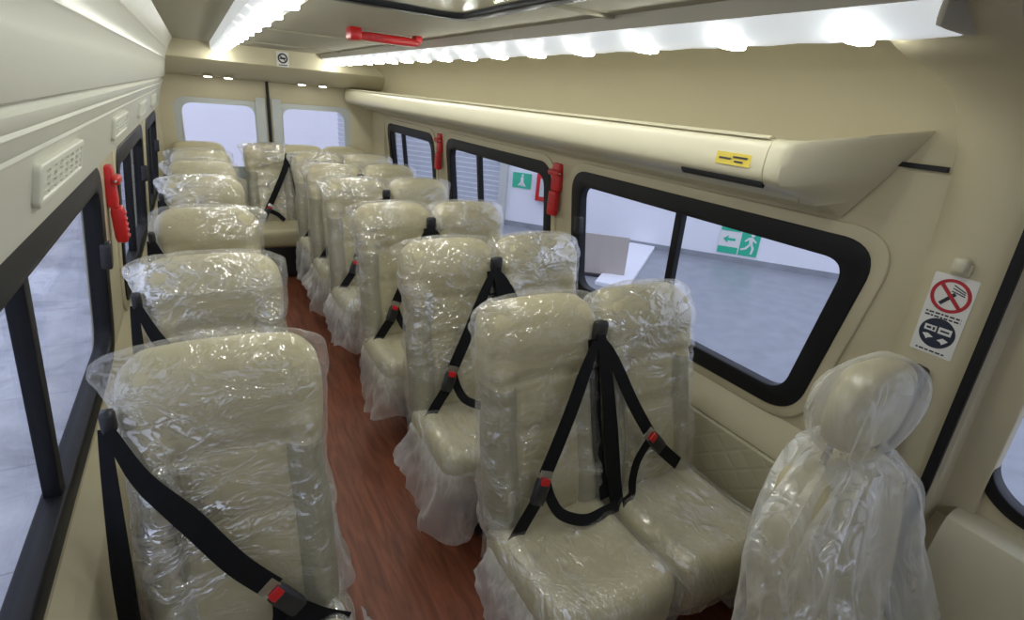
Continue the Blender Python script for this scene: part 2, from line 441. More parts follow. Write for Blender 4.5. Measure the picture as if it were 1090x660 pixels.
# header box across the rear
hd = [(4.56, 1.71), (4.56, 1.588), (4.575, 1.575), (4.74, 1.505), (4.765, 1.490), (4.80, 1.484), (5.0, 1.475), (5.0, 1.71)]
q = MB(); q.loft([[(x, y, z) for y, z in hd] for x in (-.20, 1.40)]); tag(q.build('beam_rear', M['wall']), kind='structure')
# corner trims where the sides meet the back
q = MB(); q.loft([[(x, y, z) for x, y in ((1.36, YB), (1.375, 4.86), (1.40, 4.76), (1.5, 4.74), (1.5, YB))] for z in (.1, 1.32)]); tag(q.build('trim_10', M['wall']), kind='structure')
q = MB(); q.loft([[(x, y, z) for x, y in ((-.235, YB), (-.24, 4.86), (-.26, 4.74), (-.36, 4.72), (-.36, YB))] for z in (.1, 1.32)]); tag(q.build('trim_11', M['wall']), kind='structure')

# side windows: rubber frame, mullion, panes, latch
wn = [0]
def side_window(poly, mapf, mull, latch=None, wd=.052, r=RAD):
    wn[0] += 1
    w = empty('window_%d' % wn[0], kind='structure')
    inn = inset(poly, wd)
    plate('frame', [rpoly(poly, r), rpoly(inn, r*.7)], -.03, .012, mapf, M['black'], w, bevel=.005)
    plate('surround', [rpoly(inset(poly, -.034), r*1.3), rpoly(inset(poly, -.002), r)], -.004, .007, mapf, M['wall'], w, bevel=.005)
    plate('pane', [rpoly(inset(inn, -.01), r*.7)], -.018, -.014, mapf, M['glass'], w)
    zs = sorted(p[1] for p in inn)
    for (a, b, t) in mull:
        plate('mullion', [[(a-t, zs[-1]+.008), (a+t, zs[-1]+.008), (b+t, zs[0]-.008), (b-t, zs[0]-.008)]], -.024, .004, mapf, M['black'], w, bevel=.003)
    for (y, z) in (latch or []):
        plate('latch', [rpoly(Rect(y-.016, y+.016, z-.035, z+.035), .008)], .0, .026, mapf, M['blackplastic'], w, bevel=.004)
    return w
side_window(WR[0], mapR, [(1.295, 1.33, .012)], [(1.86, 1.02)])
side_window(WR[1], mapR, [(2.90, 2.90, .014)])
side_window(WR[2], mapR, [(4.30, 4.30, .014), (4.58, 4.58, .012)])
side_window(WL[0], mapL, [(1.03, 1.09, .013)], [(1.80, 1.0)])
side_window(WL[1], mapL, [(2.78, 2.78, .016)], [(3.31, 1.0)])
side_window(WL[2], mapL, [(4.1, 4.1, .016)], [(4.55, 1.0)])

# right pillar behind the front seat, running over into a hoop under the roof
pil = [(1.425, .0), (1.408, .30), (1.398, .70), (1.378, 1.05), (1.362, 1.25), (1.345, 1.40), (1.31, 1.50), (1.24, 1.57), (1.13, 1.612), (1.0, 1.632), (.92, 1.66), (.90, 1.70)]
pil = curve2(pil, 5)
def hoop_ring(y, off):
    return [(x+off, y, z) for x, z in pil] + [(x+.12+off*.2, y, z+.06) for x, z in pil[::-1]]
q = MB(); q.loft([hoop_ring(.360, .05), hoop_ring(.366, .02), hoop_ring(.392, 0), hoop_ring(.47, 0), hoop_ring(.50, .004), hoop_ring(.545, .028), hoop_ring(.56, .06)])
tag(q.build('pillar_right', M['wall']), kind='structure')
# cab roof ahead of the hoop
cab = curve2([(1.46, 1.34), (1.44, 1.48), (1.36, 1.60), (1.20, 1.66), (.90, 1.69)], 5)
tag(prism_y('ceiling_cab', thick(cab, .03), YF, .36, M['ceil']), kind='structure')
# front door: weatherstrip, shell, window
dr = empty('door_3', kind='structure')
dpoly = [(-.50, 1.24), (.336, 1.245), (.322, .80), (.25, .738), (-.50, .715)]
mapD = lambda u, v, w: (XR(v)+.015-w, u, v)
plate('door_shell', [Rect(-.55, .352, .05, 1.34), rpoly(inset(dpoly, .008), .06)], -.05, 0, mapD, M['wall'], dr, bevel=.004)
plate('window_rubber', [rpoly(dpoly, .07), rpoly(inset(dpoly, .022), .055)], -.03, .012, mapD, M['black'], dr, bevel=.004)
plate('pane', [rpoly(inset(dpoly, .012), .055)], -.018, -.014, mapD, M['glass'], dr)
q = MB(); q.loft([[(1.385, y, .05), (1.385, y, .40), (1.392, y, .56), (1.402, y, .665), (1.412, y, .692), (1.436, y, .703), (1.48, y, .705), (1.48, y, .05)] for y in (-.5, .1, .28, .325)])
q.build('door_lining', M['shelf'], dr)
q = MB(); q.strap([(1.340, .380, 1.40), (1.352, .380, 1.27), (1.370, .380, 1.05), (1.392, .380, .72), (1.402, .38, .30)], .020, (-1, 0, 0), .010, 4)
q.build('weatherstrip', M['black'], dr)

# ------------------------------------------------------------------ rack on the right
rk = empty('luggage_rack', (1.38, .75, 1.31), 'long open beige luggage rack above the windows with a wedge end', 'rack')
def to(p): return [(x-1.38, y-.75, z-1.31) for x, y, z in p]
rp = curve2([(1.118, 1.372), (1.106, 1.385), (1.101, 1.410), (1.104, 1.445), (1.112, 1.463), (1.126, 1.470), (1.142, 1.466)], 4) + [(1.16, 1.455), (1.355, 1.44), (1.388, 1.44), (1.388, 1.30)] + [(1.355, 1.315), (1.28, 1.332), (1.27, 1.328), (1.262, 1.336), (1.20, 1.350), (1.15, 1.362)]
q = MB(); q.loft([to([(x, y, z) for x, z in rp]) for y in (.80, 2.2, 3.6, 4.90)]); q.build('shelf', M['shelf'], rk)
# end fairing: the rack profile shrinking on to the wall
def fair(y, k, grow=.0):
    out = []
    for x, z in rp:
        f = min(1, max(0, (z-1.31)/.16)); z2 = 1.325+.195*f; y2 = .735-.135*f
        g = 1+grow
        xx, zz = 1.388+(x-1.388)*g, 1.40+(z-1.40)*g
        out.append((xx+(1.388-xx)*k, y+(y2-y)*k, zz+(z2-zz)*k))
    return to(out)
q = MB(); q.loft([fair(.798, 0, .0), fair(.794, 0, .02), fair(.765, 0, .02), fair(.757, .015, .02), fair(.752, .06, .0), fair(.75, .5), fair(.75, 1.)])
q.build('end_fairing', M['shelf'], rk)
q = MB(); q.loft([to([(x, y, z) for x, z in ((1.108, 1.470), (1.122, 1.477), (1.136, 1.472), (1.124, 1.466))]) for y in (.81, 4.9)]); q.build('edge_bead', M['shelf'], rk)
q = MB(); q.loft([to([(x, y, z) for x, z in ((1.1235, 1.367), (1.1105, 1.376), (1.1115, 1.369), (1.121, 1.361))]) for y in (.80, 1.05)]); q.build('air_slot', M['black'], rk)
q = MB(); q.loft([to([(x, y, z) for x, z in ((1.0995, 1.402), (1.1015, 1.430), (1.103, 1.430), (1.102, 1.402))]) for y in (.835, .935)]); o = q.build('notice_sticker', M['yellow'], rk); o['label'] = 'yellow sticker'
q = MB()
for i, (a, b) in enumerate(((.845, .885), (.855, .88), (.89, .925))):
    z = (1.421, 1.411, 1.416)[i]; q.loft([to([(x, y, zz) for x, zz in ((1.0988, z-.002), (1.0992, z+.002), (1.101, z+.002), (1.101, z-.002))]) for y in (a, b)])
q.build('notice_print', M['ink'], rk)
q = MB(); q.box((1.378-1.38, .562-.75, 1.436-1.31), (1.41-1.38, .68-.75, 1.447-1.31)); q.build('groove', M['black'], rk)

# ------------------------------------------------------------------ lamps
def strip(name, xs, label, mirror):
    """xs: (x,z) inner and outer lip of the lens"""
    t = empty(name, (xs[0][0], .45, 1.66), label, 'light', 'light strips along the ceiling')
    (x0, z0), (x1, z1) = xs; y0, y1 = .43, 4.55
    o0 = Vector((x0, .45, 1.66))
    lens = []
    for k in range(9):
        s = k/8; b = math.sin(math.pi*s)
        lens.append((x0+(x1-x0)*s+(mirror*.006)*b, z0+(z1-z0)*s-.020*b))
    back = [(x1, zc), (x0, zc)]
    q = MB(); q.loft([[(x-o0.x, y-o0.y, z-o0.z) for x, z in ((x0-mirror*.006, z0-.002), (x0-mirror*.006, zc+.002), (x1, zc+.002), (x1, z1+.004), (x0, z0+.004))] for y in (y0-.012, y1+.01)])
    q.build('housing', M['housing'], t)
    q = MB(); n = 66
    q.loft([[(x-o0.x, y0+(y1-y0)*i/n-o0.y, z-o0.z-(.0025 if i % 2 else 0)) for x, z in lens+[(x1+mirror*.007, z1+.004), (x1+mirror*.007, zc-.004), (x1, zc-.004), (x0, z0+.006)]] for i in range(n+1)])
    q.build('diffuser', M['diffuser'], t)
    k = 0; y = .56
    while y < y1:
        q = MB(); q.rb((x0+(x1-x0)*.60-o0.x, y-o0.y, z0+(z1-z0)*.60-.0195-o0.z), (.058, .024, .015), .006, 4)
        q.build('led', M['led'], t); y += .245; k += 1
    q = MB(); q.rb(((x0+x1)/2-o0.x, y0-.008-o0.y, (z0+z1)/2-.004-o0.z), (abs(x1-x0)+.004, .012, .034), .006, 3); q.build('end_cap', M['housing'], t)
    return t
strip('light_strip', ((.862, 1.672), (.968, 1.645)), 'long ribbed white lamp strip above the luggage rack', 1)
strip('light_strip', ((.240, 1.672), (.134, 1.652)), 'long ribbed white lamp strip beside the air duct panel', -1)
for k, (x, nm) in enumerate(((.10, 'leftmost'), (.232, 'second from left'), (.745, 'third from left'), (.905, 'rightmost'))):
    t = empty('downlight', (x, 4.77, 1.482), 'small round lit spotlight under the rear beam, %s of four' % nm, 'light', 'spotlights under the rear beam')
    q = MB(); q.tube([(0, 0, .004), (0, 0, -.006)], .034, 16, 0); q.build('bezel', M['housing'], t)
    q = MB(); q.tube([(0, 0, -.004), (0, 0, -.010)], .026, 16, 0); q.build('lens', M['spot'], t)

# roof hatch
t = empty('roof_hatch', (.48, 1.12, zc), 'dark glass roof hatch with black rubber seal in the ceiling', 'hatch')
mp = lambda u, v, w: (u-.48, v-1.12, w)
plate('seal', [rpoly(Rect(.285, .675, .725, 1.52), .055), rpoly(Rect(.315, .645, .755, 1.49), .045)], -.010, .01, mp, M['black'], t, bevel=.004)
plate('hatch_glass', [rpoly(Rect(.31, .65, .75, 1.495), .045)], -.002, .004, mp, M['tint'], t)
# red emergency bar decal on the ceiling
t = empty('emergency_lever', (.655, 2.21, zc), 'red emergency handle bar under the ceiling behind the roof hatch', 'handle')
q = MB(); q.rb((.012, 0, -.024), (.235, .050, .030), .008, 4); q.build('grip', M['red'], t)
q = MB(); q.rb((-.118, 0, -.020), (.046, .075, .046), .010, 4); q.build('lever_mount', M['red'], t)
q = MB(); q.rb((.125, 0, -.012), (.028, .055, .026), .006, 4); q.build('end_mount', M['red'], t)
for i, xx in enumerate((-.075, -.05, -.03)):
    q = MB(); q.box((xx, -.0262, -.034), (xx+.014, -.0248, -.016)); q.build('lettering', M['redink'], t)
# small square no-smoking sticker on the rear beam
t = empty('beam_sticker', (.59, 4.558, 1.638), 'small square white sticker with black circle on the rear beam', 'sticker')
q = MB(); q.box((-.042, -.002, -.05), (.042, .001, .05)); q.build('paper', M['white'], t)
def ring_pts(cx, cz, r0, r1, y0, y1, mb, n=28):
    a = [[(cx+r*math.cos(2*math.pi*k/n), y, cz+r*math.sin(2*math.pi*k/n)) for k in range(n)] for r, y in ((r0, y0), (r1, y0), (r1, y1), (r0, y1), (r0, y0))]
    return mb.loft(a, cap=False)
q = MB(); ring_pts(0, .006, .024, .034, -.0035, -.0015, q)
q.box((-.02, -.0035, .0), (.02, -.0015, .012)); q.box((-.03, -.0035, -.042), (.03, -.0015, -.036))
s_ = MB(); s_.box((-.03, -.0035, -.003), (.03, -.0015, .003)); s_.xf(Matrix.Translation((0, 0, .006)) @ Matrix.Rotation(.8, 4, 'Y')); q.add(s_.v, s_.f)
q.build('print', M['ink'], t)

# vents in the duct panel
def duct_frame(y, z0, z1):
    """point and axes on the vent plane"""
    a, b = Vector((-.234, y, 1.262)), Vector((-.211, y, 1.368))
    up = (b-a).normalized(); nrm = Vector((up.z, 0, -up.x))
    return a, up, nrm
a, up, nrm = duct_frame(0, 0, 0)
for k, (y0, y1, nm) in enumerate(((1.02, 1.40, 'largest and closest to the front'), (1.98, 2.36, 'second from the front'), (2.95, 3.30, 'third from the front'), (3.85, 4.2, 'last before the rear beam'))):
    base = a+up*.064; yc = (y0+y1)/2
    t = empty('air_vent', (base.x, yc, base.z), 'beige grille with slanted slots in the duct panel, %s' % nm, 'vent', 'air grilles in the duct panel')
    Mx = Matrix(((0, up.x, nrm.x, 0), (1, up.y, nrm.y, 0), (0, up.z, nrm.z, 0), (0, 0, 0, 1)))   # (u along y, v up, w normal)
    h, L = .030, (y1-y0)/2
    mpv = lambda u, v, w: tuple(Mx @ Vector((u, v, w)))
    plate('frame', [rpoly(Rect(-L, L, -h, h), .01), rpoly(Rect(-L+.018, L-.012, -h+.006, h-.008), .004)], -.002, .010, mpv, M['rackL'], t, bevel=.003)
    plate('recess', [Rect(-L+.016, L-.010, -h+.005, h-.007)], -.001, .0008, mpv, M['blackplastic'], t)
    n = 7
    for i in range(n):
        u = -L+.045+i*(2*L-.075)/(n-1)
        plate('slat', [[(u-.014, -h+.006), (u+.004, -h+.006), (u+.012, h-.008), (u-.006, h-.008)]], .001, .007, mpv, M['rackL'], t, bevel=.001)
    for v in (-.0125, -.001, .0105):
        plate('crossbar', [Rect(-L+.018, L-.012, v-.0022, v+.0022)], .002, .0075, mpv, M['rackL'], t)

# emergency hammers in red holders
def hammer(x, y, z, side, label):
    t = empty('emergency_hammer', (x, y, z), label, 'hammer', 'red emergency hammers between the windows')
    s = side
    q = MB(); q.rb((s*.014, 0, .055), (.030, .066, .125), .010, 5); q.build('holder', M['red'], t)
    q = MB(); q.rb((s*.022, 0, -.062), (.034, .058, .112), .011, 5); q.build('grip', M['red'], t)
    q = MB(); q.rb((s*.034, 0, .075), (.022, .085, .026), .009, 4); q.build('hammer_head', M['red'], t)
    for e in (-1, 1): q = MB(); q.tube([(s*.034, e*.052, .075), (s*.034, e*.036, .075)], [.002, .007], 10, 0); q.build('tip', M['steel'], t)
    q = MB()
    for i in range(5): q.rb((s*.040, 0, -.1+i*.018), (.006, .036, .006), .002, 3)
    q.build('grip_rib', M['red'], t)
hammer(XR(1.14), 2.045, 1.14, -1, 'red emergency hammer holder between the first and second right windows')
hammer(XR(1.14), 3.475, 1.14, -1, 'red emergency hammer holder between the second and third right windows')
hammer(XL(1.10), 2.02, 1.10, 1, 'red emergency hammer holder on the pillar behind the first left window')

# sticker on the right pillar
def pillar_sticker():
    z0, z1 = 1.052, 1.236
    def px(z):   # pillar surface x at height z
        for (xa, za), (xb, zb) in zip(pil[:-1], pil[1:]):
            if za <= z <= zb: return xa+(xb-xa)*(z-za)/(zb-za)
    t = empty('safety_sticker', (px(1.144), .466, 1.144), 'white sticker with red no-smoking circle and dark seat belt disc on the pillar', 'sticker')
    slope = (px(z1)-px(z0))/(z1-z0)
    # local: u = toward -y (reading direction), v up, w out of the pillar
    mp_ = lambda u, v, w: (slope*v-w, -u, v)
    plate('paper', [rpoly(Rect(-.0415, .0415, -.092, .092), .004)], .0005, .0016, mp_, M['white'], t)
    circ = lambda cx, cy, r, n=36: [(cx+r*math.cos(2*math.pi*k/n), cy+r*math.sin(2*math.pi*k/n)) for k in range(n)]
    plate('prohibition_ring', [circ(0, .047, .0375), circ(0, .047, .0305)], .0016, .0024, mp_, M['redink'], t)
    def bar(cx, cy, L, w, ang, nm, m, w0=.0016, w1=.0022):
        c, s = math.cos(ang), math.sin(ang)
        plate(nm, [[(cx+c*a-s*b, cy+s*a+c*b) for a, b in ((-L/2, -w/2), (L/2, -w/2), (L/2, w/2), (-L/2, w/2))]], w0, w1, mp_, m, t)
    bar(0, .047, .066, .0075, -.8, 'prohibition_slash', M['redink'], .0020, .0027)
    bar(-.004, .040, .036, .0075, .9, 'cigarette', M['ink'])
    for k in range(3): bar(.012, .056+k*.0055, .026, .0022, -.22-.1*k, 'smoke_line', M['ink'])
    random.seed(3)
    for row, (y, a, b) in enumerate(((.003, -.034, .034), (-.0045, -.034, .034), (-.0845, -.03, .026))):
        u = a
        loops = []
        while u < b:
            L = random.choice((.004, .007, .009)); loops.append(Rect(u, min(u+L, b), y-.0017, y+.0017)); u += L+.0026
        plate('small_print', loops, .0016, .0022, mp_, M['ink'], t)
    plate('disc', [circ(0, -.041, .0345)], .0016, .0022, mp_, M['inkblue'], t)
    plate('buckle_icon', [Rect(-.026, -.003, -.039, -.026), Rect(.001, .026, -.040, -.025)], .0022, .0028, mp_, M['white'], t)
    plate('buckle_slot', [Rect(-.022, -.013, -.035, -.030), Rect(-.010, -.006, -.036, -.029), Rect(.005, .022, -.0345, -.0305)], .0028, .0033, mp_, M['inkblue'], t)
    plate('hand_icon', [[(-.026, -.049), (-.016, -.046), (-.004, -.052), (-.013, -.056), (-.016, -.060), (-.020, -.055)], [(.025, -.052), (.014, -.048), (.004, -.056), (.012, -.058), (.015, -.063), (.020, -.058)]], .0022, .0028, mp_, M['white'], t)
pillar_sticker()
t = empty('coat_hook', (1.358, .465, 1.262), 'small cream knob on the pillar above the safety sticker', 'hook')
q = MB(); q.rb((-.006, 0, 0), (.030, .030, .034), .010, 5); q.build('knob', M['shelf'], t)
q = MB(); q.rb((.004, 0, -.008), (.018, .040, .030), .006, 4); q.build('knob_base', M['shelf'], t)
t = empty('belt_anchor', (1.386, .475, .985), 'black seat belt guide on the pillar behind the front seat headrest', 'seat belt')
q = MB(); q.rb((-.014, 0, 0), (.034, .05, .072), .014, 5); q.build('guide', M['blackplastic'], t)
q = MB(); q.tube([(.0, 0, .022), (-.034, 0, .022)], .014, 14, 0); q.build('bolt_cover', M['blackplastic'], t)
q = MB(); q.strap([(-.024, 0, -.02), (-.020, .006, -.2), (-.006, .012, -.45), (0.0, .012, -.85)], .046, (-1, 0, 0)); q.build('webbing', M['belt'], t)

# ------------------------------------------------------------------ passenger seats
def back_fn(seed=0, w=.36, H=.645):
    def f(x, y, z):
        # local box centred; z in -H/2..H/2, y in -.05...05 (front = -y)
        t = z/H+.5; u = x/(w/2)
        k = 1-.05*math.exp(-((t-.60)/.10)**2)+.02*math.exp(-((t-.84)/.10)**2)
        if t > .88: k *= 1-.08*((t-.88)/.12)**2
        yy = y
        if y < 0:
            fr = min(1, -y/.03)
            bol = .024*math.exp(-((abs(u)-.80)/.22)**2)*(1 if t < .72 else max(0, 1-(t-.72)/.08))
            yy -= fr*bol
            yy -= fr*.016*math.exp(-((t-.86)/.10)**2)          # head roll
            yy -= fr*.014*math.exp(-((t-.22)/.16)**2)*(1-u*u*.6)  # lumbar
            for c in (.56,):
                yy += fr*.009*math.exp(-((abs(u)-c)/.035)**2)*(1 if t < .70 else 0)
            for c in (.70, .47):
                if abs(u) < .6 or c == .70: yy += fr*.009*math.exp(-((t-c)/.012)**2)
        zz = z+.36+H/2
        if t > .8: zz -= .016*abs(u)**3*((t-.8)/.2)
        return (x*k, yy+.05+(zz-1.0)*.23, zz)
    return f

W_SEAT = .362
def seat_back(w=W_SEAT):
    v, f = rbox((w, .10, .645), .045, (22, 8, 44)); q = MB(); q.add(v, f); q.fn(back_fn(0, w)); return q
def cushion(w):
    v, f = rbox((w, .40, .15), .045, (20, 24, 8)); q = MB(); q.add(v, f)
    def fn(x, y, z):
        u = x/(w/2); t = y/.40+.5          # t=0 front
        zz = z
        if z > 0:
            zz += .012*math.exp(-((abs(u)-.78)/.25)**2) + .014*math.exp(-((t-.12)/.16)**2)
            zz -= .007*math.exp(-((abs(u)-.56)/.04)**2)
            for c in (.42, .68):
                if abs(u) < .56: zz -= .007*math.exp(-((t-c)/.018)**2)
        return (x*(1-.03*(1-t)), y-.285-.012*(1-u*u)*(1-t), zz+.335)
    return q.fn(fn)
def cushion_base(w):
    v, f = rbox((w-.03, .36, .06), .02, (6, 6, 4)); q = MB(); q.add(v, f); q.fn(lambda x, y, z: (x, y-.275, z+.245)); return q

def rn(p, s, seed): return noise.noise(Vector((p[0]*s[0]+seed*7.3, p[1]*s[1]-seed*3.1, p[2]*s[2]+seed*1.7)))
def ridged(p, s, seed): return 1-2*abs(rn(p, s, seed))

def back_film(seed, w=W_SEAT, ear=.02):
    """a bag pulled over the back: flat sealed top edge wider than the seat, open below"""
    fb = back_fn(0, w); H = .66
    v, f = rbox((w+.010, .110, H), .048, (40, 8, 70)); q = MB()
    keep = [g for g in f if not all(v[i].z < -H/2+.004 for i in g)]
    out = []
    rs = random.Random(seed)
    asym = rs.choice((-1, 1))
    for p in v:
        x, y, z = p; t = z/H+.5; u = x/(w/2)
        X, Y, Z = fb(x, y, min(z, .3225)); Z += max(0, z-.3225)
        # bag corners stand out at the top
        e = max(0, (t-.84)/.16); e2 = e*e*(3-2*e)
        X += ear*math.copysign(abs(u)**8, u)*e2*(2.0 if u*asym > 0 else .9)
        Z += .014*abs(u)**6*e2+.003
        # squeeze the top to a seam at the corners
        if t > .8: Y = Y+(fb(0, 0, .28)[1]-Y)*min(1, e2*.75*abs(u)**2)
        # pulled horizontal wrinkles
        a = .005*ridged((X+.3*Z, Y, Z), (4, 4, 13), seed)+.004*rn((X, Y, Z), (7, 7, 7), seed+5)+.0035*ridged((X+Z, Y, Z-X*.4), (9, 10, 26), seed+9)
        dy = -1 if y < 0 else 1
        Y += dy*(abs(a)*.9+.001)
        if abs(u) > .8: X += math.copysign(abs(a)*.9+.001, u)
        if t < .2: X += math.copysign(.010*(1-t/.2)*abs(rn((X, Y, Z), (20, 20, 20), seed)), u)
        out.append((X, Y, Z))
    q.add(out, keep); return mesh(q.v, q.f)

def cushion_film(seed, w):
    v, f = rbox((w+.014, .42, .160), .05, (34, 38, 8)); q = MB()
    keep = [g for g in f if not all(v[i].z < -.079 for i in g)]
    out = []
    for p in v:
        x, y, z = p; u = x/(w/2); t = y/.42+.5
        zz = z+.335
        if z > 0:
            zz += .012*math.exp(-((abs(u)-.78)/.25)**2)+.014*math.exp(-((t-.12)/.16)**2)
        a = .006*ridged((x, y, zz), (18, 6, 6), seed)+.005*rn((x, y, zz), (9, 9, 9), seed+3)+.003*ridged((x, y, zz), (38, 16, 20), seed+8)
        zz += abs(a)*.8+.001 if z > 0 else 0
        X = x*(1-.03*(1-t)); Y = y-.285-.012*(1-u*u)*(1-t)
        if z < .04:
            X += math.copysign(abs(a)*1.2, u) if abs(u) > .9 else 0
            Y -= abs(a)*1.2 if t < .1 else 0
        out.append((X, Y, zz))
    q.add(out, keep); return mesh(q.v, q.f)

def hem(seed, w, side, front=.5, drop=.24):
    """bunched film hanging from the aisle edge of the cushion, round its front corner"""
    x0 = side*(w/2+.004); path = []
    for y in np.linspace(-.16, -.455, 26): path.append((x0, y, Vector((side, 0, 0))))
    for k in range(8):
        a = k/7*math.pi/2; path.append((x0-side*.035*(1-math.cos(a)), -.455-.035*math.sin(a), Vector((side*math.cos(a), -math.sin(a), 0))))
    for x in np.linspace(.035, front*w, 14): path.append((x0-side*x, -.492, Vector((0, -1, 0))))
    nv = 18; vs = []; fs = []; n = len(path)
    for i, (x, y, nn) in enumerate(path):
        s = i/(n-1); s2 = 1-abs(2*s-1)**3
        dr = drop*(.85+.40*rn((s*3, seed, 0), (1, 1, 1), seed)+.12*rn((s*9, 0, 1), (1, 1, 1), seed))*(.45+.55*s2)
        for j in range(nv+1):
            t = j/nv
            o = .006+.034*t*(1+1.2*rn((s*6, t*1.3, 0), (1, 1, 1), seed))+.020*t**.6*ridged((s*9, t*1.4, 1), (1, 1, 1), seed)+.006*ridged((s*19, t*4, 2), (1, 1, 1), seed)
            p = Vector((x, y, .385-dr*t))+nn*max(.003, o)
            vs.append(p)
    for i in range(n-1):
        for j in range(nv):
            b = i*(nv+1)+j; fs.append((b, b+nv+1, b+nv+2, b+1))
    return mesh(vs, fs)

def buckle(t, c, d, nm='buckle'):
    """belt buckle at c, long axis d, facing -y/up"""
    d = Vector(d).normalized(); n = Vector((0, -1, .25)); n = (n-d*n.dot(d)).normalized(); s = d.cross(n)
    Mx = Matrix(((s.x, d.x, n.x, c[0]), (s.y, d.y, n.y, c[1]), (s.z, d.z, n.z, c[2]), (0, 0, 0, 1)))
    q = MB(); q.rb((0, 0, 0), (.044, .075, .022), .008, 4); q.xf(Mx); b = q.build(nm, M['blackplastic'], t)
    q = MB(); q.rb((0, .030, .010), (.028, .020, .008), .003, 3); q.xf(Mx); o = q.build('release_button', M['red'], b); o['label'] = 'red release button'
    q = MB(); q.rb((0, .048, .003), (.040, .026, .006), .002, 3); q.xf(Mx); q.build('tongue', M['steel'], b)
    return b

NB = (0, -1, .23)
def leg_frame(t, xs, wall_x=None):
    for x in xs:
        q = MB(); q.rb((x, -.24, .11), (.04, .05, .215), .008, 3); q.rb((x, -.26, .012), (.05, .30, .022), .006, 3); q.rb((x, -.26, .222), (.045, .28, .02), .005, 3)
        q.build('leg', M['darksteel'], t)
    if wall_x is not None:
        q = MB(); q.rb((wall_x, -.33, .14), (.030, .17, .22), .005, 3)
        b = q.build('wall_bracket', M['whitemetal'], t); b['label'] = 'white metal bracket'
        q = MB(); q.tube([(wall_x-.018, -.345, .17), (wall_x-.013, -.345, .17)], .014, 12, 0); q.build('bracket_hole', M['black'], b)

FB = [back_film(k) for k in range(4)]
FC = [cushion_film(k+20, .378) for k in range(3)]
HM = [hem(k+40, .378, -1) for k in range(3)]
HS = [hem(k+50, .40, 1, .3) for k in range(2)]
BACK = seat_back(); CUSH = cushion(.375); CB = cushion_base(.375)
me_back, me_cush, me_cb = mesh(BACK.v, BACK.f), mesh(CUSH.v, CUSH.f), mesh(CB.v, CB.f)

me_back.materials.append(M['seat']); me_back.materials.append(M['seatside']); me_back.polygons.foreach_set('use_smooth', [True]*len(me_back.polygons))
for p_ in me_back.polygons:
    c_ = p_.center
    if abs(c_.x) > .56*W_SEAT/2 and c_.z < .36+.645*.68: p_.material_index = 1  # side bolsters coloured darker to carry shading and film greying
def shared(name, me, m, parent, x=0, y=0):
    o = bpy.data.objects.new(name, me); COL.objects.link(o); o.parent = parent; o.location = (x, y, 0)
    if not me.materials:
        me.materials.append(m); me.polygons.foreach_set('use_smooth', [True]*len(me.polygons))
    return o

def double_seat():
    t = empty('double_seat')
    for x in (-.191, .191):
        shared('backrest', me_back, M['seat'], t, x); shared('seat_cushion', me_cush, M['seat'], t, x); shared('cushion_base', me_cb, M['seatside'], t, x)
    shared('plastic_back_cover', FB[0], M['film_back'], t, -.191); shared('plastic_back_cover', FB[1], M['film_back'], t, .191)
    shared('plastic_cushion_cover', FC[0], M['film'], t, -.191); shared('plastic_cushion_cover', FC[1], M['film'], t, .191)
    shared('plastic_hem', HM[0], M['skirt'], t, -.191)
    leg_frame(t, (-.20, .12), .395)
    # belts: one pivot between the backs, a vertical strap and two diagonals
    q = MB(); q.rb((-.03, -.048, .925), (.046, .026, .056), .010, 4); q.build('belt_pivot', M['blackplastic'], t)
    q = MB(); q.strap([(-.036, -.058, .92), (-.022, -.085, .83), (.0, -.135, .62), (.012, -.175, .46), (.014, -.205, .40)], .050, NB, w0=.030)
    q.strap([(-.052, -.050, .90), (-.046, -.074, .80), (-.040, -.125, .60), (-.02, -.175, .43)], .034, NB); q.build('belt_webbing', M['belt'], t)
    q = MB(); q.strap([(-.05, -.065, .90), (-.085, -.083, .84), (-.16, -.125, .71), (-.238, -.160, .575)], .044, NB, w0=.022); q.build('belt_webbing', M['belt'], t)
    q = MB(); q.strap([(-.265, -.172, .50), (-.30, -.180, .455), (-.340, -.190, .400)], .040, NB); q.build('belt_webbing', M['belt'], t)
    q = MB(); q.strap([(-.238, -.165, .555), (-.222, -.175, .50), (-.195, -.200, .455), (-.13, -.225, .432), (-.06, -.222, .432), (.0, -.21, .425)], .032, (0, -.8, .6)); q.build('belt_webbing', M['belt'], t)
    buckle(t, (-.256, -.170, .53), (.35, .2, .85))
    q = MB(); q.strap([(-.02, -.066, .89), (.01, -.080, .84), (.072, -.122, .71), (.140, -.150, .60)], .040, NB, w0=.022); q.build('belt_webbing', M['belt'], t)
    q = MB(); q.strap([(.148, -.160, .58), (.20, -.170, .53), (.262, -.180, .475)], .040, NB); q.build('belt_webbing', M['belt'], t)
    q = MB(); q.strap([(.135, -.160, .585), (.088, -.172, .535), (.074, -.180, .47), (.06, -.200, .435), (.02, -.21, .425)], .030, NB); q.build('belt_webbing', M['belt'], t)
    buckle(t, (.160, -.162, .572), (-.45, .1, .5))
    return t

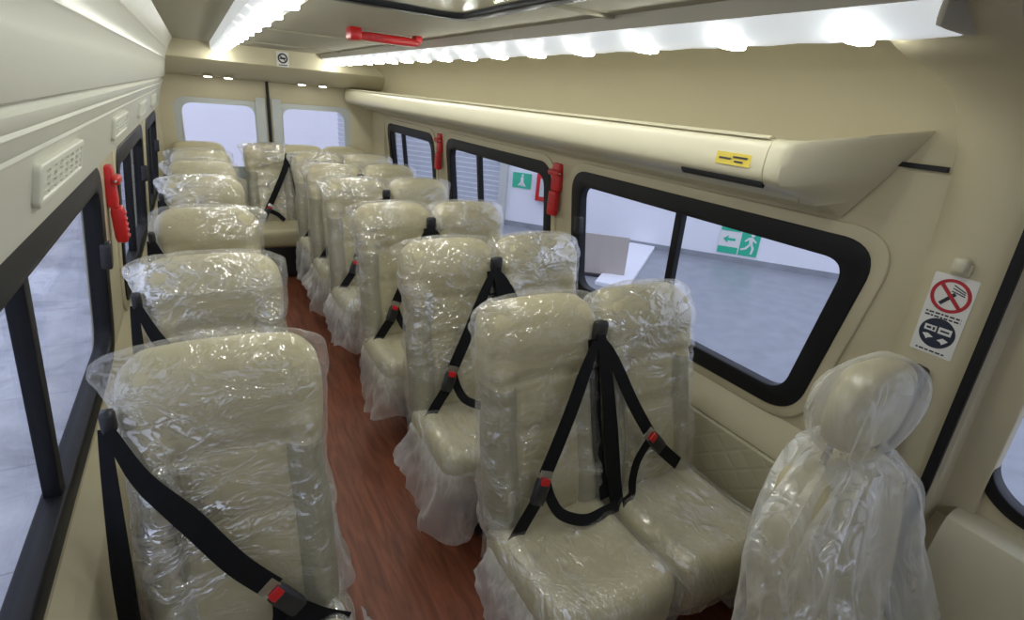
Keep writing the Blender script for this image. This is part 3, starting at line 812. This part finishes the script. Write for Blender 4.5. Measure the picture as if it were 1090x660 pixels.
def single_seat():
    t = empty('single_seat')
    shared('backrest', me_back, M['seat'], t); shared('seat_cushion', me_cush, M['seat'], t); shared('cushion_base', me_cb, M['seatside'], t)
    shared('plastic_back_cover', FB[2], M['film_back'], t); shared('plastic_cushion_cover', FC[2], M['film'], t); shared('plastic_hem', HS[0], M['skirt'], t)
    leg_frame(t, (-.12, .12))
    q = MB(); q.rb((-.188, -.040, .912), (.024, .026, .046), .008, 4); q.build('belt_pivot', M['blackplastic'], t)
    q = MB(); q.strap([(-.186, -.055, .90), (-.15, -.088, .81), (-.085, -.120, .715), (-.02, -.150, .61), (.040, -.168, .535)], .046, NB, w0=.018)
    q.build('belt_webbing', M['belt'], t)
    q = MB(); q.strap([(.072, -.180, .475), (.12, -.188, .430), (.175, -.200, .400)], .050, NB); q.build('belt_webbing', M['belt'], t)
    q = MB(); q.strap([(-.196, -.045, .90), (-.200, -.075, .78), (-.204, -.120, .60), (-.205, -.16, .42), (-.205, -.20, .26)], .040, (-.5, -1, .23), w0=.020); q.build('belt_webbing', M['belt'], t)
    q = MB(); q.strap([(.050, -.175, .515), (.046, -.182, .46), (.02, -.205, .425)], .032, NB); q.build('belt_webbing', M['belt'], t)
    buckle(t, (.062, -.178, .505), (-.55, .2, .65))
    return t

def copy_tree(o, parent=None):
    c = o.copy(); COL.objects.link(c); c.parent = parent
    for ch in [x for x in o.children]: copy_tree(ch, c)
    return c

ROWS = [1.100, 1.735, 2.415, 3.145, 3.745, 4.32]
ORD = ['front', 'second', 'third', 'fourth', 'fifth', 'sixth']
dbl = double_seat(); sgl = single_seat()
bpy.context.view_layer.update()
DL = ['beige double seat in clear film with belts, front row, under the big side window',
      'beige double seat in clear film, directly behind the front double seat',
      'beige double seat in clear film, third row from the front',
      'beige double seat in clear film, fourth row from the front beside the middle right window',
      'beige double seat in clear film, fifth row from the front',
      'beige double seat in clear film, last double row ahead of the rear bench']
SL = ['beige single seat in clear film with crossing belt, front row beside the open left window',
      'beige single seat in clear film, second from the front in the left column',
      'beige single seat in clear film, third from the front in the left column',
      'beige single seat in clear film, fourth from the front in the left column',
      'beige single seat in clear film, fifth from the front in the left column',
      'beige single seat in clear film, last of the left column ahead of the rear bench']
def vary(t, i, hems):
    k = 0
    for ch in t.children:
        if ch.name.startswith('plastic_back'): ch.data = FB[(i+k) % 4]; k += 1
        elif ch.name.startswith('plastic_cushion'): ch.data = FC[(i+k) % 3]; k += 1
        elif ch.name.startswith('plastic_hem'): ch.data = hems[i % len(hems)]
for me in FB:
    if not me.materials: me.materials.append(M['film_back']); me.polygons.foreach_set('use_smooth', [True]*len(me.polygons))
for me in FC:
    if not me.materials: me.materials.append(M['film']); me.polygons.foreach_set('use_smooth', [True]*len(me.polygons))
for me in HM+HS:
    if not me.materials: me.materials.append(M['skirt']); me.polygons.foreach_set('use_smooth', [True]*len(me.polygons))
for i, y in enumerate(ROWS):
    t = dbl if i == 0 else copy_tree(dbl)
    t.location = (.952, y, 0); tag(t, DL[i], 'seat', 'double seats right of the aisle')
    vary(t, i, HM)
for i, y in enumerate(ROWS):
    t = sgl if i == 0 else copy_tree(sgl)
    t.location = (-.008, y-.035 if i == 0 else y-.05 if i < 3 else y, 0); tag(t, SL[i], 'seat', 'single seats along the left wall')
    vary(t, i+2, HS)

# rear bench
rb = empty('rear_bench_seat', (.52, 4.89, 0), 'beige four-place rear bench seat below the back windows', 'seat')
for x in (-.535, -.045, .215, .56):
    shared('backrest', me_back, M['seat'], rb, x)
q = MB(); v, f = rbox((1.52, .40, .15), .045, (24, 12, 8)); q.add([(p.x, p.y-.285, p.z+.335) for p in v], f); q.build('seat_cushion', M['seat'], rb)
q = MB(); v, f = rbox((1.50, .34, .26), .02, (8, 6, 6)); q.add([(p.x, p.y-.26, p.z+.13) for p in v], f); q.build('bench_base', M['blackplastic'], rb)
shared('plastic_back_cover', FB[3], M['film_back'], rb, -.045)
q = MB(); q.strap([(.10, -.055, .94), (.06, -.10, .82), (-.04, -.155, .62), (-.14, -.190, .43)], .045, NB); q.build('belt_webbing', M['belt'], rb)
q = MB(); q.strap([(.10, -.055, .94), (.125, -.09, .80), (.145, -.15, .60), (.15, -.20, .41)], .045, NB); q.build('belt_webbing', M['belt'], rb)
q = MB(); q.strap([(-.09, -.180, .50), (-.03, -.185, .47), (.02, -.20, .42)], .035, NB); q.build('belt_webbing', M['belt'], rb)
buckle(rb, (-.10, -.180, .50), (.5, .2, .8))

# ------------------------------------------------------------------ front seat under loose milky film
fs = empty('front_seat', (1.108, .452, 0), 'front cab seat with headrest under loose milky plastic sheeting', 'seat')
def fs_back(x, y, z):
    t = z/.62+.5; u = x/.22
    k = (1-.42*max(0, (t-.6)/.4)**2)
    yy = y-.03*math.exp(-((abs(u)-.85)/.25)**2)*(1 if y < 0 else 0)
    Z = z+.60
    return (x*k, yy-.02+(Z-.6)*.16, Z)
v, f = rbox((.44, .09, .58), .044, (18, 8, 24)); q = MB(); q.add(v, f); q.fn(lambda x, y, z: (lambda r: (r[0]*.93, r[1]-.02, r[2]-.03))(fs_back(x, y, z))); q.build('backrest', M['seat'], fs)
v, f = rbox((.228, .088, .186), .038, (14, 8, 12)); q = MB(); q.add(v, f); q.fn(lambda x, y, z: (x*math.sqrt(max(.1, 1-(z/.125)**2)), (y*math.sqrt(max(.1, 1-(x/.16)**2)))-.015, z+.998)); q.build('headrest', M['seat'], fs)
q = MB()
for x in (-.06, .06): q.tube([(x, .0, .86), (x, -.005, .96)], .007, 8, 0)
q.build('headrest_post', M['steel'], fs)
v, f = rbox((.46, .46, .15), .05, (18, 18, 8)); q = MB(); q.add(v, f); q.fn(lambda x, y, z: (x, y-.26, z+.27+.02*math.exp(-((abs(x)/.23-.85)/.3)**2))); q.build('seat_cushion', M['seat'], fs)
q = MB(); q.rb((0, -.24, .10), (.40, .40, .2), .02, 4); q.build('seat_base', M['blackplastic'], fs)
# drape
def drape():
    n, m = 110, 64; vs = []; fs_ = []
    for j in range(n+1):
        t = j/n                          # 0 top .. 1 bottom
        if t < .34:
            k = t/.34; z = 1.105-.225*k
            r_ = math.sqrt(max(.0, 1-((k-.5)/.5)**2))
            nk = max(0, (k-.55)/.45)
            hw = max(.118*r_, .080*nk)+.003
            hd = max(.052*r_, .050*nk)+.003
            cy = -.015
        else:
            k = (t-.34)/.66; z = .880-.80*k
            e = math.sin(min(1, k*4.2)*math.pi/2)
            hw = .086+.132*e+.022*k; hd = .053+.018*e+.17*max(0, k-.25)**1.1
            cy = -.015+(z-.88)*.15-.19*max(0, k-.25)
        for i in range(m):
            a = 2*math.pi*i/m; c, s = math.cos(a), math.sin(a)
            ex = .55
            x = hw*math.copysign(abs(c)**ex, c); y = hd*math.copysign(abs(s)**ex, s)
            fold = ridged((math.cos(a)*1.6, math.sin(a)*1.6, z*1.8), (1.5, 1.5, 1.), 3)*.022+ridged((c*2, s*2, z*3), (2.6, 2.6, 1.2), 8)*.016+rn((x, y, z), (5, 5, 5), 4)*.012
            fold *= (.45 if t < .32 else 1)*min(1, t*14)
            vs.append((x+c*(fold+.006), y+cy+s*(fold+.006), z+.008*rn((x, y, z), (8, 8, 8), 6)))
    for j in range(n):
        for i in range(m):
            fs_.append((j*m+i, j*m+(i+1) % m, (j+1)*m+(i+1) % m, (j+1)*m+i))
    fs_.append(tuple(range(m-1, -1, -1)))
    return mesh(vs, fs_)
link('plastic_sheet', drape(), M['loose'], fs)

# ------------------------------------------------------------------ outside: the hall the bus stands in
ZO = -.60
q = MB(); q.box((-14, -12, ZO-.1), (-.6, 16, ZO)); tag(q.build('ground_outside_left', M['marble'], smooth=False), kind='structure')
q = MB(); q.box((-.6, -12, ZO-.1), (16, 16, ZO)); tag(q.build('ground_outside_right', M['garage'], smooth=False), kind='structure')
A, B = Vector((6.288, 6.47, 0)), Vector((8.496, 3.908, 0)); D = (B-A).normalized(); NW = Vector((-D.y, D.x, 0))
if NW.dot(Vector((-1, -1, 0))) < 0: NW = -NW
def wallpt(s, w, z): p = A-D*s+NW*w; return (p.x, p.y, z)        # s>0 goes to the rear of the bus
mapW = lambda u, v, w: wallpt(u, w, v)
tag(plate('wall_outside_right', [Rect(-9, 9.5, ZO, 3.2)], -.2, 0, mapW, M['outwall'], smooth=False), kind='structure')
q = MB(); q.box((-9, 11, ZO), (4, 11.2, 3.2)); tag(q.build('wall_outside_rear', M['outwall'], smooth=False), kind='structure')
q = MB(); q.box((-9.2, -10, ZO), (-9, 11.2, 3.2)); tag(q.build('wall_outside_left', M['outwall'], smooth=False), kind='structure')
tag(plate('baseboard_outside', [Rect(-9, 9.5, ZO, ZO+.09)], 0, .02, mapW, M['garage'], smooth=False), kind='structure')
# roller shutter
t = empty('roller_shutter', wallpt(5.2, .02, ZO), 'grey slatted roller shutter in the outside wall, seen through the rear right windows', 'shutter')
lo = Vector(t.location)
ml = lambda u, v, w: tuple(Vector(wallpt(u, w, v))-lo)
M['shutter'] = mat('shutter_metal', (.55, .57, .62), .45, .04, 3)
q = MB(); ns = 30
prof = []
for i in range(ns+1):
    z = ZO+i*.085
    prof += [(z, .03), (z+.065, .045), (z+.075, .03)]
q.loft([[ml(s, z, w) for z, w in prof]+[ml(s, prof[-1][0], .0), ml(s, ZO, .0)] for s in (2.62, 8.2)]); q.build('curtain', M['shutter'], t, smooth=False)
for s in (2.55, 8.25):
    plate('guide_rail', [Rect(s-.07, s+.07, ZO, 2.0)], 0, .09, ml, M['whitemetal'], t)
# exit sign low on the wall
t = empty('exit_sign', wallpt(-1.47, 0, -.26), 'green and white running-man exit sign low on the outside wall', 'sign')
lo = Vector(t.location)
ml2 = lambda u, v, w: tuple(Vector(wallpt(-1.47-u, w, v-.26))-lo)    # u to the right in reading direction
plate('board', [Rect(-.30, .30, -.21, .21)], .002, .016, ml2, M['white'], t)
plate('green_field', [Rect(.02, .295, -.205, .205)], .016, .02, ml2, M['green'], t)
plate('green_band', [Rect(-.295, -.0, .15, .205), Rect(-.295, -.0, -.205, -.10)], .016, .02, ml2, M['green'], t)
circ = lambda cx, cy, r, n=20: [(cx+r*math.cos(2*math.pi*k/n), cy+r*math.sin(2*math.pi*k/n)) for k in range(n)]
man = [[(.13, .09), (.19, .10), (.20, -.01), (.15, -.02)], [(.19, .09), (.255, .03), (.245, .01), (.185, .05)], [(.13, .09), (.075, .03), (.09, .015), (.145, .06)],
       [(.15, -.01), (.10, -.075), (.04, -.10), (.05, -.125), (.125, -.10), (.18, -.02)], [(.165, -.01), (.20, -.08), (.19, -.17), (.22, -.17), (.235, -.075), (.20, -.005)]]
for pl_ in man: plate('running_figure', [pl_], .02, .024, ml2, M['white'], t)
plate('running_figure', [circ(.18, .135, .03)], .02, .024, ml2, M['white'], t)
plate('arrow', [[(-.24, .02), (-.17, .08), (-.17, .04), (-.06, .04), (-.06, 0), (-.17, 0), (-.17, -.04)]], .016, .02, ml2, M['green'], t)
# second, smaller exit sign further back and the fire hose box
t = empty('exit_plate', wallpt(2.22, 0, .22), 'small green exit plate beside the roller shutter, seen through the middle window', 'sign'); lo = Vector(t.location)
ml3 = lambda u, v, w: tuple(Vector(wallpt(2.22-u, w, v+.22))-lo)
plate('board', [Rect(-.17, .17, -.13, .13)], .002, .016, ml3, M['green'], t)
plate('running_figure', [[(-.02, .06), (.03, .06), (.03, -.02), (-.02, -.02)], circ(.01, .09, .02), [(-.02, -.02), (-.07, -.09), (-.04, -.09), (.01, -.02)], [(.0, -.02), (.05, -.1), (.08, -.09), (.03, -.02)]], .016, .02, ml3, M['white'], t)
t = empty('fire_hose_box', wallpt(1.74, 0, .16), 'red framed fire hose box on the white outside wall', 'box'); lo = Vector(t.location)
ml4 = lambda u, v, w: tuple(Vector(wallpt(1.74-u, w, v+.16))-lo)
plate('cabinet', [Rect(-.17, .17, -.22, .22)], 0, .12, ml4, M['red'], t, bevel=.01)
plate('window', [Rect(-.11, .11, -.15, .15)], .12, .125, ml4, M['whitemetal'], t)
# beige board leaning by the wall, white kerb
t = empty('leaning_board', (4.45, 5.38, ZO), 'beige board standing beside a white kerb, seen through the big window', 'board')
d1 = (Vector((4.188, 5.174, 0))-Vector((4.9, 4.6, 0))).normalized()
M['beigeboard'] = mat('beige_board', (.42, .37, .33), .6, .08, 3)
q = MB(); q.rb((0, 0, .28), (.80, .06, .56), .01, 3); q.xf(Matrix.Rotation(-.70, 4, 'Z') @ Matrix.Rotation(-.12, 4, 'X')); q.build('panel', M['beigeboard'], t)
q = MB(); q.rb((0, -.03, .02), (.84, .07, .04), .006, 3); q.xf(Matrix.Rotation(-.70, 4, 'Z')); q.build('foot_rail', M['darksteel'], t)
q = MB(); q.rb((0, 0, .03), (2.5, .42, .06), .01, 3); q.xf(Matrix.Translation((5.30, 5.66, ZO)) @ Matrix.Rotation(.68, 4, 'Z'))
tag(q.build('kerb', M['outwall']), kind='structure')

mapF = lambda u, v, w: (u, YF+w, v)
tag(plate('wall_front_unseen', [Rect(-.36, 1.52, 0, 1.75), rpoly([(-.18, 1.46), (1.32, 1.46), (1.38, .95), (-.24, .95)], .12)], -.05, 0, mapF, M['wall'], bevel=.004), kind='structure')  # unseen cab front, added to limit light entering from ahead
tag(plate('window_8', [rpoly([(-.19, 1.47), (1.33, 1.47), (1.39, .94), (-.25, .94)], .12)], -.03, -.025, mapF, M['glass']), kind='structure')
# bus skin under the floor and roof so that light enters only by the openings
q = MB(); q.box((-.50, YF, 1.75), (1.60, YB+.06, 1.80)); tag(q.build('roof', M['whitemetal'], smooth=False), kind='structure')

# ------------------------------------------------------------------ camera, world, view
cy, cp, cr = math.radians(30.87), math.radians(21.437), math.radians(-5.223)
F = np.array([math.sin(cy)*math.cos(cp), math.cos(cy)*math.cos(cp), -math.sin(cp)]); X0 = np.array([math.cos(cy), -math.sin(cy), 0]); D0 = np.cross(F, X0)
X2 = math.cos(cr)*X0+math.sin(cr)*D0; D2 = -math.sin(cr)*X0+math.cos(cr)*D0
cam = bpy.data.cameras.new('camera'); co = bpy.data.objects.new('camera', cam); COL.objects.link(co)
co.matrix_world = Matrix(((X2[0], -D2[0], -F[0], 0), (X2[1], -D2[1], -F[1], 0), (X2[2], -D2[2], -F[2], 1.5), (0, 0, 0, 1)))
cam.sensor_width = 36; cam.lens = 565.16*36/1090; cam.clip_start = .02
S.camera = co

w = bpy.data.worlds.new('world'); S.world = w; w.use_nodes = True
bg = w.node_tree.nodes['Background']; bg.inputs['Color'].default_value = (.80, .85, 1.0, 1); bg.inputs['Strength'].default_value = 1.7
S.view_settings.view_transform = 'Standard'; S.view_settings.look = 'None'; S.view_settings.exposure = 0; S.view_settings.gamma = 1
S.view_settings.use_curve_mapping = False
S.cycles.transparent_max_bounces = 24; S.cycles.max_bounces = 8; S.cycles.diffuse_bounces = 4
S.cycles.sample_clamp_indirect = 6
